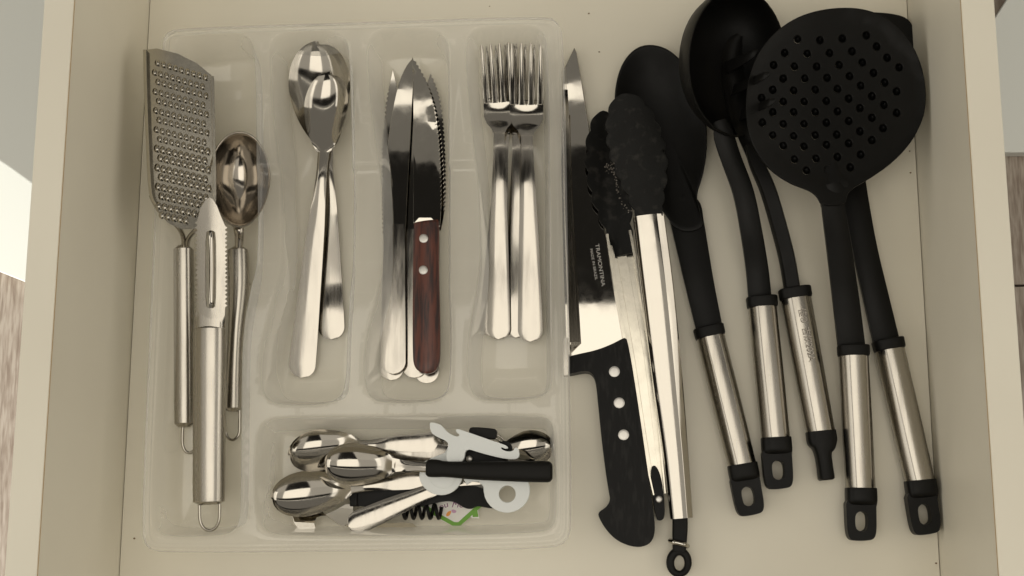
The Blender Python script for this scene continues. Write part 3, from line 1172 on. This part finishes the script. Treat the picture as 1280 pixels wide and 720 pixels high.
# spoon seen by its handle only: end at left, neck going under the white opener
hs = thing('spoon', 'steel spoon with its rounded handle end pointing left over the corkscrew', 'spoon', P(445, 655, 10), GS)
strip('handle', [*round_end(axis((500, 630), (435.5, 658))[0], axis((500, 630), (435.5, 658))[1], 14.5, lambda s: (21.4, -1.1, 1.7), .9)[::-1], (490, 634, 12.8, 21.5, -1.2, 1.8), (530, 617, 9, 21, -.8, 1.9), (560, 604, 6.8, 20, 0, 2), (590, 594, 7, 19, 0, 2)],
      'brushed_cutlery', hs, n=13, m=150, ang=60, edge=.45)
strip('bowl', [(588, 595, 7, 19, .3, 1.2), (600, 592, 12, 17.5, 1.5, 1.2), (615, 588, 18, 15.5, 3.5, 1.2), (640, 582, 20, 14.5, 4.5, 1.2), (660, 577, 14, 15.5, 3, 1.2), (668, 575, 3, 18, .3, 1.2)], 'polished_steel', hs, n=15, m=30, ang=70, edge=.6)

# bottle pourer / dark folding tool behind
bt = thing('folding_opener', 'small black opener with a steel screw and wire, behind the white clip', 'opener', P(604, 560, 14))
plate('grip', chaikin([(586, 535), (592, 533.5), (617, 535.5), (621, 537.5), (620, 548), (615, 549), (586, 547)], 1), 'black_nylon', bt, 27, 8, bevel=1)
plate('arm', chaikin([(575, 556), (588, 553), (636, 575), (634, 590), (575, 590)], 1), 'black_nylon', bt, 25, 4, bevel=.6)
plate('pad', chaikin([(626, 551), (634, 551), (640, 556), (640, 566), (632, 570), (624, 562)], 2), 'black_nylon', bt, 26, 5, bevel=.8)
disc_dome('screw', 586.5, 573.5, 4.0, 25.8, 1.3, 'rivet_metal', bt)
wire('wire_spring', [(618, 543, 24), (624, 545, 24), (629, 550, 23), (632, 556, 22)], .6, 'polished_steel', bt, m=14)
wire('wire_spring', [(618, 547, 24), (622, 549, 24), (626, 553, 23), (629, 558, 22)], .6, 'polished_steel', bt, m=14)

# white plastic opener: two round lobes joined by a web, hooked arm on top
wo_ = thing('can_opener', 'white plastic opener with hooked arm and round eyelet, under the black spoon handle', 'opener', P(590, 600, 20))
lobe = []
for k in range(0, 15):                              # left lobe, lower arc
    a = math.radians(170 - k * 11.5)
    lobe.append((551 + 27.5 * math.cos(a), 591.5 + 27.5 * math.sin(a)))
lobe += [(583, 606), (590, 602), (598, 602), (604, 608)]
for k in range(0, 20):                              # right lobe
    a = math.radians(175 - k * 13)
    lobe.append((633.5 + 29 * math.cos(a), 612.5 + 28.5 * math.sin(a)))
lobe += [(640, 586), (620, 590), (600, 589), (576, 585), (579, 566), (581, 556), (561, 556), (556, 566), (540, 572), (530, 577), (525, 583)]
plate('base', lobe, 'white_plastic', wo_, 31, 2.6, holes=[circle(634, 617.5, 10.5, 20)], grid=9, bevel=.7)
disc_dome('raised_hub', 553, 594, 17, 31.2, .7, 'white_plastic', wo_, 32)
arm = chaikin([(537, 529.5), (539, 527.5), (549, 530), (552, 532), (560, 541), (567, 544.5), (572, 546), (575, 543.5), (570.5, 540.5), (569.5, 537.5), (572, 536), (577, 537.5), (610, 549), (628, 555), (634, 557.5), (635, 560.5), (631, 561), (627, 558.5), (626, 561),
               (633, 564.5), (641, 564), (643.5, 560), (646, 559.5), (649, 562.5), (649, 574), (632, 574), (600, 566), (582, 560), (580, 575), (574, 578), (556, 578), (561, 556), (558, 551), (546, 546), (538, 540)], 2)
plate('hooked_arm', arm, 'white_plastic', wo_, lambda u, v: 36 + (.10 * (575 - u) if u < 575 else 0), 4.5, bevel=1.1, grid=8)

# black-handled spoon on top
bs = spoon('steel spoon with matte black plastic handle, lying on top of the front compartment', (405.5, 580), (494, 582), (540, 584), 26, 31, 6.5, 33, 33, 7.5, 7.5, handle=False, name='spoon')
strip('neck', [(490, 581.5, 9, 32.4, .6, 1.6), (505, 582, 6.6, 33, -.6, 2.4), (520, 583, 6.4, 34, -1.2, 3.2), (540, 584.5, 6.6, 35, -1.4, 4)], 'polished_steel', bs, n=11, m=20, ang=60)
sweep('handle', [(533, 585, 8.5, 36.5, 3.2), (534, 585, 10.5, 36.6, 4.0), (545, 585.5, 11.0, 37, 4.6), (556, 586.5, 9.8, 37, 4.6), (590, 588, 11.2, 37, 5), (640, 589, 12.8, 37, 5.4), (684, 589.7, 13.2, 37, 5.4), (688.5, 589.8, 12, 37, 5), (690.5, 589.8, 9, 37, 3.6)], 'matte_black', bs, superell(3.0), m=60)

# ================================================================== RIGHT SIDE
# butcher knife
ckn = thing('chef_knife', 'large chef knife with mirror blade and black riveted handle beside the tray', 'knife', P(780, 550, 3))
bl = [(718, 59), (704, 88), (701, 200), (704, 330), (709, 470), (745, 452), (783, 430), (779, 415), (763, 330), (751, 262), (741, 190), (733, 140), (726, 95), (721, 66)]
plate('blade', bl, 'mirror_steel', ckn, lambda u, v: 7.0 - (v - 59) * .002, 2.2, bevel=.4)
hout = [(782, 423), (780, 422), (763, 431), (744, 438), (725, 442), (708, 446), (708, 468), (718, 466), (733, 463), (741, 467), (745, 478), (748, 510), (752, 550), (757, 590), (761, 615), (763, 625), (758, 634), (748, 640), (748, 646), (757, 662),
        (772, 677), (795, 685), (812, 681), (819, 668), (818, 645), (810, 590), (800, 520), (790, 455), (784, 424)]
plate('handle', chaikin(hout, 2), 'black_wood_plastic', ckn, 17.5, 15, bevel=2.2, grid=14)
for q in ((768, 464.5), (774, 503.5), (779.5, 543.5)):
    disc_dome('rivet', q[0], q[1], 6.8, 17.5, .35, 'rivet_metal', ckn)
lettering('maker_mark', 'TRAMONTINA', (744, 305), (752, 358), 5.0, 6.8, 'engraving', ckn)
lettering('origin_mark', 'MADE IN BRAZIL', (737.5, 311), (744, 350), 3.4, 6.8, 'engraving', ckn)
# small knife standing on edge against the tray wall
pk = thing('paring_knife', 'narrow steel knife wedged between the tray wall and the chef knife', 'knife', P(712, 400, 8))


def edge_knife():
    rows = [(706, 112, 33, 34), (706.5, 135, 26, 35), (708, 190, 17, 35), (710, 260, 12, 34), (714, 340, 10, 33), (718, 428, 9, 32)]
    A = cat_rom(rows, 30)
    rings = []
    for u, v, zl, zh in A:
        k = (v - 112) / 316
        lean = 3 + 4.5 * k
        rings.append([P(u - lean, v, zh), P(u - lean + 1.6, v, zh), P(u + lean + .8, v, zl), P(u + lean, v, zl)])
    vv, ff = rings_mesh(rings)
    mk('blade', vv, ff, 'satin_steel', pk, 30, .15)
    sweep('tang', [(708, 424, 4, 22, 6), (708, 455, 4, 22, 6), (708, 470, 3.5, 22, 5)], 'satin_steel', pk, BOXY, m=8)


edge_knife()


# tongs
tg = thing('tongs', 'steel kitchen tongs with black scalloped heads, crossing the black serving spoon', 'tongs', P(820, 450, 5))


def scallop(axis_pts, wfun, n=160, amp=3.8, waves=15):
    """closed outline round a curved centreline with a scalloped edge"""
    A = cat_rom(axis_pts, n)
    Ls, Rs = [], []
    for i in range(n):
        t = A[min(i + 1, n - 1)] - A[max(i - 1, 0)]
        t = t / np.linalg.norm(t)
        nn = np.array([-t[1], t[0]])
        s = i / (n - 1)
        w = wfun(s)
        a = amp * min(1, w / 12) * (abs(math.sin(math.pi * waves * .5 * s)) - .5) if s < .93 else 0
        Ls.append(tuple(A[i] + nn * (w + a)))
        Rs.append(tuple(A[i] - nn * (w + a)))
    return Ls + Rs[::-1]


def whead(W, b):
    return lambda s: (W * math.sqrt(max(.0, 1 - ((.42 - s) / .42) ** 2)) if s < .42 else b + (W - b) * (.5 + .5 * math.cos(math.pi * ((s - .42) / .58) ** 1.3)))


lo_out = scallop([(754, 138), (757, 200), (768, 262), (781, 318)], whead(25, 12))
plate('lower_head', lo_out, 'black_rubber', tg, lambda u, v: 14 + 2 * abs(u - 762) / 10 - (v - 130) * .02, 2.5, grid=7, ang=60, bevel=.2)
up_out = scallop([(778, 117), (791, 165), (804, 220), (812, 272)], whead(34, 17))
plate('upper_head', up_out, 'black_rubber', tg, lambda u, v: 43 - .0035 * (u - (778 + (v - 117) * .22)) ** 2 - (v - 117) * .012, 3.0, grid=6, ang=60, bevel=.2)
# dried food along the lip of the upper head
RV, RF = [], []
lip = cat_rom([(758, 207), (764, 211), (768, 219), (771, 230), (773, 243), (778, 255), (786, 263), (796, 269)], 60)
for i in range(95):
    u, v = lip[min(59, int(abs(random.gauss(0, .5)) * 60) % 60)] if i > 40 else lip[int(random.random() * 59)]
    if i < 25:
        u, v = 764 + random.gauss(0, 3), 211 + random.gauss(0, 3.5)
    bm = bmesh.new()
    bmesh.ops.create_icosphere(bm, subdivisions=1, radius=1)
    c0 = P(u + random.gauss(0, 1.0), v + random.gauss(0, 1.2), 37.5 + random.random() * 2)
    b0 = len(RV)
    rr = random.uniform(.0002, .00055)
    for w in bm.verts:
        RV.append(c0 + w.co * rr * random.uniform(.5, 1.4))
    RF += [tuple(b0 + w.index for w in f.verts) for f in bm.faces]
    bm.free()
fr_ = mk('food_residue', RV, RF, 'food_residue', tg, 20)
fr_['kind'] = 'stuff'
CHAN_UP = [(-1, -1), (-1, .35), (-.93, .55), (-.5, .90), (-.42, .94), (.1, 1.0), (.6, .97), (.8, .9), (.93, .6), (1, .3), (1, -1), (.9, -1), (.9, .3), (.66, .75), (-.5, .75), (-.9, .3), (-.9, -1)]
CHAN_OPEN = [(-1, 1), (-.80, 1), (-.76, -.85), (-.36, -.85), (-.33, -.3), (.36, -.3), (.38, -.85), (.76, -.85), (.80, 1), (1, 1), (1, -1), (-1, -1)]
sweep('lower_arm', [(773, 292, 16, 12, 5), (783, 350, 17, 11.5, 5), (800, 450, 16.5, 11, 5), (815, 560, 12, 10, 5), (824, 618, 8, 10, 4.5)], 'grater_steel', tg, CHAN_OPEN, m=30, ang=20)
sweep('upper_arm', [(811, 271, 19.5, 36, 6.5), (822, 360, 20, 33, 6.5), (834, 470, 18.5, 28, 6.5), (845, 570, 15.5, 22, 6.5), (852, 648, 14, 17, 6)], 'polished_steel', tg, CHAN_UP, m=30, ang=20)
plate('hinge_plate', chaikin([(812, 585), (820, 580), (828, 600), (832, 645), (826, 652), (819, 648)], 2), 'black_nylon', tg, 12.5, 6, bevel=.6)
disc_dome('hinge_rivet', 823.5, 624, 4.6, 13.4, 1.0, 'rivet_metal', tg)
sweep('pull_tab', [(850, 640, 9.5, 12, 3), (850, 660, 9.5, 10, 3), (849.5, 676, 9, 8.5, 3), (849, 690, 8, 8, 3)], 'black_nylon', tg, BOXY, m=14, bevel=.4)
wire('lock_ring', [(837.5, 676, 9), (842, 677.5, 12.5), (849, 679, 13), (856, 681, 12.5), (859.5, 682.5, 9)], 1.5, 'mirror_steel', tg, m=20)
ring_o = circle(849, 703, 19, 36, 16)
plate('pull_ring', ring_o, 'black_nylon', tg, 10, 6, holes=[circle(849.5, 704, 9.5, 24, 6.5)], bevel=1.8)


# ---- nylon utensils with steel tube handles
def grip(root, top, bot, end, ht, hb, z0, z1, side=False):
    """collar at top, steel tube top->bot, black end cap bot->end"""
    g, L = axis(top, bot)
    rows = []
    zc = lambda s: z0 + (z1 - z0) * s
    sweep('collar', [(*g(-12, 0), ht + 1.2, zc(0), 8.0), (*g(-11, 0), ht + 2.0, zc(0), 8.6), (*g(-1, 0), ht + 1.7, zc(0), 8.6), (*g(1.5, 0), ht + .8, zc(0), 8.2)], 'black_nylon', root, superell(3), interp=False, bevel=.3)
    sweep('steel_grip', [(*g(0, 0), ht, zc(0), 7.8), (*g(L * .5, 0), (ht + hb) / 2 + .3, zc(.5), 8), (*g(L, 0), hb, zc(1), 7.8)], 'satin_steel', root, FACET, m=16, ang=60)
    f, M = axis(bot, end)
    if side:
        cap = sweep('end_cap', [(*f(-2, 0), hb + 1, zc(1), 8.2), (*f(M * .18, 0), hb + 1, zc(1), 8.2), (*f(M * .3, 0), hb * .9, zc(1), 8), (*f(M * .42, 1), hb * .62, zc(1), 8), (*f(M * .7, 1), hb * .55, zc(1), 8), (*f(M * .98, 1), hb * .55, zc(1), 8), (*f(M, 1), hb * .45, zc(1), 7)],
                    'black_nylon', root, superell(3.2), m=40, bevel=0)
        return
    cap = sweep('end_cap', [(*f(-2, 0), hb + 1.2, zc(1), 8.2), (*f(M * .05, 0), hb + 1.4, zc(1), 8.4), (*f(M * .2, 0), hb + 1.4, zc(1), 8.2), (*f(M * .27, 0), hb + 1.0, zc(1), 7), (*f(M * .34, 0), hb + .6, zc(1), 3)], 'black_nylon', root, superell(3.4), m=20)
    w = hb + .8
    out = chaikin([f(M * .12, -w), f(M * .5, -w * 1.0), f(M * .84, -w * .97), f(M * .98, -w * .78), f(M * 1.0, -w * .3), f(M * 1.0, w * .3), f(M * .98, w * .78), f(M * .84, w * .97), f(M * .5, w), f(M * .12, w)], 2)
    hole = chaikin([f(M * .44, -w * .24), f(M * .42, 0), f(M * .44, w * .24), f(M * .49, w * .40), f(M * .62, w * .44), f(M * .75, w * .40), f(M * .80, w * .24), f(M * .82, 0), f(M * .80, -w * .24), f(M * .75, -w * .40), f(M * .62, -w * .44), f(M * .49, -w * .40)], 1)
    plate('hanging_eyelet', out, 'black_nylon', cap, zc(1) + 5.2, 9.5, holes=[hole], grid=8)


# serving spoon
ss = thing('serving_spoon', 'solid black nylon serving spoon with steel handle, second from the tongs', 'serving spoon', P(900, 500, 4))
ss['label'] = 'solid black nylon serving spoon with steel handle, lying next to the tongs'
rows = []
for (u, v, w, z, sg) in ((809, 55.5, 2, 16, .2), (810, 58, 18, 14, 2), (813, 67, 33, 11, 4), (819, 95, 48, 7, 7), (826, 130, 55, 5, 8), (832, 165, 54, 5, 8), (840, 200, 45, 6, 6.5), (848, 230, 33, 8, 3.5), (855, 256, 23.5, 10, 1), (860, 280, 20.5, 11, -1.5), (866, 310, 19.5, 12, -1.5), (875, 355, 18, 13, -1.5), (888, 414, 16.5, 12, -1.5)):
    rows.append((u, v, w, z, sg, 3.2))
k = 9
ss_out = chaikin([(809, 55), (790, 63), (775, 84), (768, 115), (769, 150), (776, 185), (788, 215), (806, 240), (828, 262), (843, 285), (860, 290), (880, 284), (874, 262), (870, 244), (878, 222), (883, 195), (884, 168), (881, 140),
                  (871, 108), (856, 80), (834, 60)], 3)


def bowl_rings(name, outline, cen, prof, rim, mat, par):
    rings = []
    for kk, zz in prof:
        ring = []
        for u, v in outline:
            a, b = cen[0] + (u - cen[0]) * kk, cen[1] + (v - cen[1]) * kk
            ring.append(P(a, b, rim(a, b) + zz))
        rings.append(ring)
    vv, ff = rings_mesh(rings)
    return mk(name, vv, ff, mat, par, 60)


bowl_rings('bowl', ss_out, (828, 150), [(.02, -9.5), (.3, -8.9), (.55, -7), (.75, -4.2), (.88, -1.8), (.955, -.3), (.985, .2), (1.0, 0), (1.005, -1.2), (.97, -3), (.75, -7.5), (.4, -12), (.03, -12.8)],
           lambda u, v: 15 - max(0, v - 215) * .02 + max(0, 100 - v) * .03, 'black_nylon', ss)
strip('stem', [(850, 234, 6, 7.5, -.3, 3), (852.5, 245, 12, 9.5, -.8, 4)] + [(r[0], r[1], r[2] - (3 if r[1] < 270 else 0), r[3], -1.5, 6) for r in rows[k - 1:] if r[1] > 250], 'black_nylon', ss, n=13, m=40, ang=50, edge=.6)
grip(ss, (888, 420), (928, 582), (940, 644), 17.5, 17.5, 10, 9)

# turner (under the skimmer)
tn = thing('slotted_turner', 'black nylon turner mostly hidden under the round skimmer, handle nearest the right wall', 'turner', P(1130, 520, 4))
slots = [chaikin([(u, 60), (u + 9, 60), (u + 14, 140), (u + 5, 140)], 1) for u in (1040, 1066, 1092)]
plate('blade', chaikin([(1012, 20), (1030, 14), (1075, 14), (1124, 17), (1141, 28), (1147, 55), (1140, 120), (1110, 190), (1090, 225), (1050, 225), (1032, 190), (1015, 100)], 2), 'black_nylon', tn, 9, 2.6, holes=slots, bevel=.8)
strip('stem', [(1064, 215, 17, 10, -1, 5), (1071, 250, 15.5, 12, -1.5, 6), (1082, 310, 15.5, 13, -1.5, 6), (1097, 375, 16, 13, -1.5, 6), (1110, 430, 16.5, 12, -1.5, 6)], 'black_nylon', tn, n=13, m=30, edge=.6)
grip(tn, (1112, 436), (1150, 602), (1160, 668), 18, 18, 10, 10)

# skimmer
HOLES = [(997, 49), (1025, 50), (1053, 48), (1083, 44), (981, 66), (1009, 67), (1037, 66), (1065, 64), (1096, 58), (967, 81), (993, 83), (1021, 83), (1049, 81), (1078, 78), (1109, 72),
         (979, 98), (1006, 98), (1034, 97), (1062, 95), (1092, 91), (1124, 84), (966, 112), (992, 113), (1019, 112), (1047, 111), (1076, 107), (1106, 103), (952, 122), (979, 127), (1005, 127),
         (1033, 126), (1061, 123), (1090, 120), (1121, 114), (966, 140), (992, 140), (1019, 140), (1047, 139), (1075, 135), (1105, 131), (953, 153), (979, 155), (1005, 155), (1033, 153), (1061, 151),
         (1090, 147), (1121, 141), (966, 169), (992, 170), (1019, 169), (1046, 168), (1075, 164), (1104, 160), (979, 182), (1005, 183), (1033, 181), (1061, 179), (1090, 175), (993, 199), (1020, 198),
         (1047, 196), (1076, 193), (1008, 213), (1035, 212), (1063, 209)]
sm = thing('skimmer', 'big round black nylon skimmer full of small holes, steel handle', 'skimmer', P(1070, 520, 4))
so_l = chaikin([(932, 130), (935, 100), (945, 70), (963, 45), (988, 25), (1015, 14), (1045, 9), (1075, 9.5), (1100, 17), (1124, 33), (1144, 60), (1155, 90), (1158.5, 122), (1155, 147), (1143, 172), (1129, 190), (1113, 205), (1095, 218),
                (1077, 229), (1066, 235), (1059, 243), (1057, 256), (1027, 257), (1022, 246), (1014, 239), (1004, 235), (988, 229), (970, 218), (955, 204), (941, 182), (934, 159)], 2)
zsk = lambda u, v: 50 - .10 * (u - 1045) - .02 * (v - 121) + 5.0 * ((((u - 1045) / 113) ** 2 + ((v - 121.5) / 112) ** 2)) + (0.9 if ((u - 1045) / 113) ** 2 + ((v - 121.5) / 112) ** 2 > .9 else 0)
hl = [circle(u, v, 5.0, 14, 4.6) for u, v in HOLES]
plate('perforated_disc', so_l, 'black_nylon', sm, zsk, 2.6, holes=hl, grid=8, ang=60, bevel=.55)
CV, CF = [], []
for (hu, hv) in HOLES:
    zt_ = zsk(hu, hv)
    b0 = len(CV)
    for rr, dz in ((1.02, -2.2), (1.0, -5.0), (.45, -6.2)):
        CV += [P(q[0], q[1], zt_ + dz) for q in circle(hu, hv, 5.0 * rr, 12, 4.6 * rr)]
    for ri in range(2):
        for q in range(12):
            CF.append((b0 + ri * 12 + q, b0 + ri * 12 + (q + 1) % 12, b0 + (ri + 1) * 12 + (q + 1) % 12, b0 + (ri + 1) * 12 + q))
    CF.append(tuple(b0 + 24 + q for q in range(12)))
cups = mk('hole_sockets', CV, CF, 'black_nylon', sm, 60)
cups['kind'] = 'stuff'
strip('neck', [(1040, 200, 5, 51.5, -.4, 3), (1040, 216, 12, 52.5, -.8, 3.5), (1041, 228, 20, 53.5, -1, 4), (1041.5, 240, 17, 53, -1.5, 5), (1042, 255, 14.5, 50, -1.5, 6)], 'black_nylon', sm, n=13, m=24, edge=.6)
strip('stem', [(1040, 229, 11, 55.5, -1.6, 5), (1041, 233, 14, 55.5, -1.6, 5), (1043, 260, 14.5, 51, -1.6, 6), (1050, 310, 15.5, 40, -1.6, 6), (1058, 370, 16.5, 28, -1.6, 6), (1066, 436, 17, 21, -1.6, 6)], 'black_nylon', sm, n=13, m=40, edge=.6)
grip(sm, (1067, 444), (1076, 612), (1078, 676), 18, 18, 18, 11)

# ladle
ld = thing('ladle', 'deep black nylon soup ladle with steel handle, cut by the top edge of the photo', 'ladle', P(965, 480, 4))


def ladle_bowl():
    n, mth = 56, math.radians(33)
    ct, st = math.cos(mth), math.sin(mth)
    rings = []
    lat = [(-88, .95), (-70, .95), (-52, .95), (-36, .95), (-22, .955), (-10, .96), (-2, .965), (1.5, .985), (1.5, 1.005), (-2, 1.01), (-12, 1.0), (-26, 1.0), (-42, 1.0), (-58, 1.0), (-74, 1.0), (-88, 1.0)]
    for la, sc_ in lat:
        la = math.radians(la)
        ring = []
        for i in range(n):
            a = 2 * math.pi * i / n
            x, y, z = math.cos(a) * math.cos(la) * sc_, math.sin(a) * math.cos(la) * sc_, math.sin(la) * sc_
            # tip the opening to the right
            x2, z2 = x * ct + z * st, z * ct - x * st
            ring.append(P(921 + 73 * x2, 78 + 93 * y, 44 + 38 * z2))
        rings.append(ring)
    v, f = rings_mesh(rings)
    return mk('bowl', v, f, 'black_nylon', ld, 60)


ladle_bowl()
strip('stem', [(900, 150, 8, 49, -1, 4), (905, 168, 12.5, 47, -1.4, 5), (914, 195, 12.5, 43, -1.6, 6), (930, 240, 13, 35, -1.6, 6), (940, 290, 13.5, 27, -1.6, 6), (947, 335, 14, 18, -1.6, 6), (951, 376, 14.5, 14, -1.6, 6)], 'black_nylon', ld, n=13, m=50, edge=.6)
grip(ld, (953, 383), (970, 549), (975, 611), 17.5, 17.5, 12, 10)

# spaghetti server
sv = thing('spaghetti_server', 'black nylon spaghetti server lying on its side, tines over the skimmer edge', 'pasta server', P(1010, 470, 4))
strip('head', [(925, 44, 4, 30, 1, 3), (918, 56, 10, 30, 3, 3), (914, 80, 13, 30, 5, 3), (917, 110, 15, 31, 6, 3), (925, 145, 14, 36, 4, 3), (934, 172, 11, 42, 2, 3), (942, 192, 9, 38, -.5, 4)], 'black_nylon', sv, n=17, m=50, ang=70, edge=.6)
for (a, b, w, z0, z1) in (((908, 84), (948, 63), 7.5, 36, 54), ((916, 112), (962, 91), 7.5, 40, 75), ((926, 143), (969, 124), 7.5, 42, 74)):
    strip('tine', [(*a, w, z0, -.8, 3.5), (a[0] * .6 + b[0] * .4, a[1] * .6 + b[1] * .4, w * .95, z0 * .5 + z1 * .5, -1, 3.5), (a[0] * .15 + b[0] * .85, a[1] * .15 + b[1] * .85, w * .6, z1, -.7, 3), (*b, w * .25, z1, -.2, 2)],
          'black_nylon', sv, n=9, m=18, ang=60, edge=.5)
sweep('stem', [(938, 180, 8.5, 42, 3.5), (946, 205, 9, 34, 4), (960, 238, 9.5, 27, 4.5), (974, 285, 9.5, 20, 5), (984, 325, 9.5, 15, 5), (991, 366, 9.5, 12, 5)], 'black_nylon', sv, BOXY, m=40, bevel=.4)
grip(sv, (995, 372), (1026, 541), (1034, 600), 18.5, 17.5, 12, 10, side=True)
lettering('engraved_mark', '佳®  吉炊202A', (998, 386), (1012, 452), 8, 20.3, 'dark_engraving', sv)
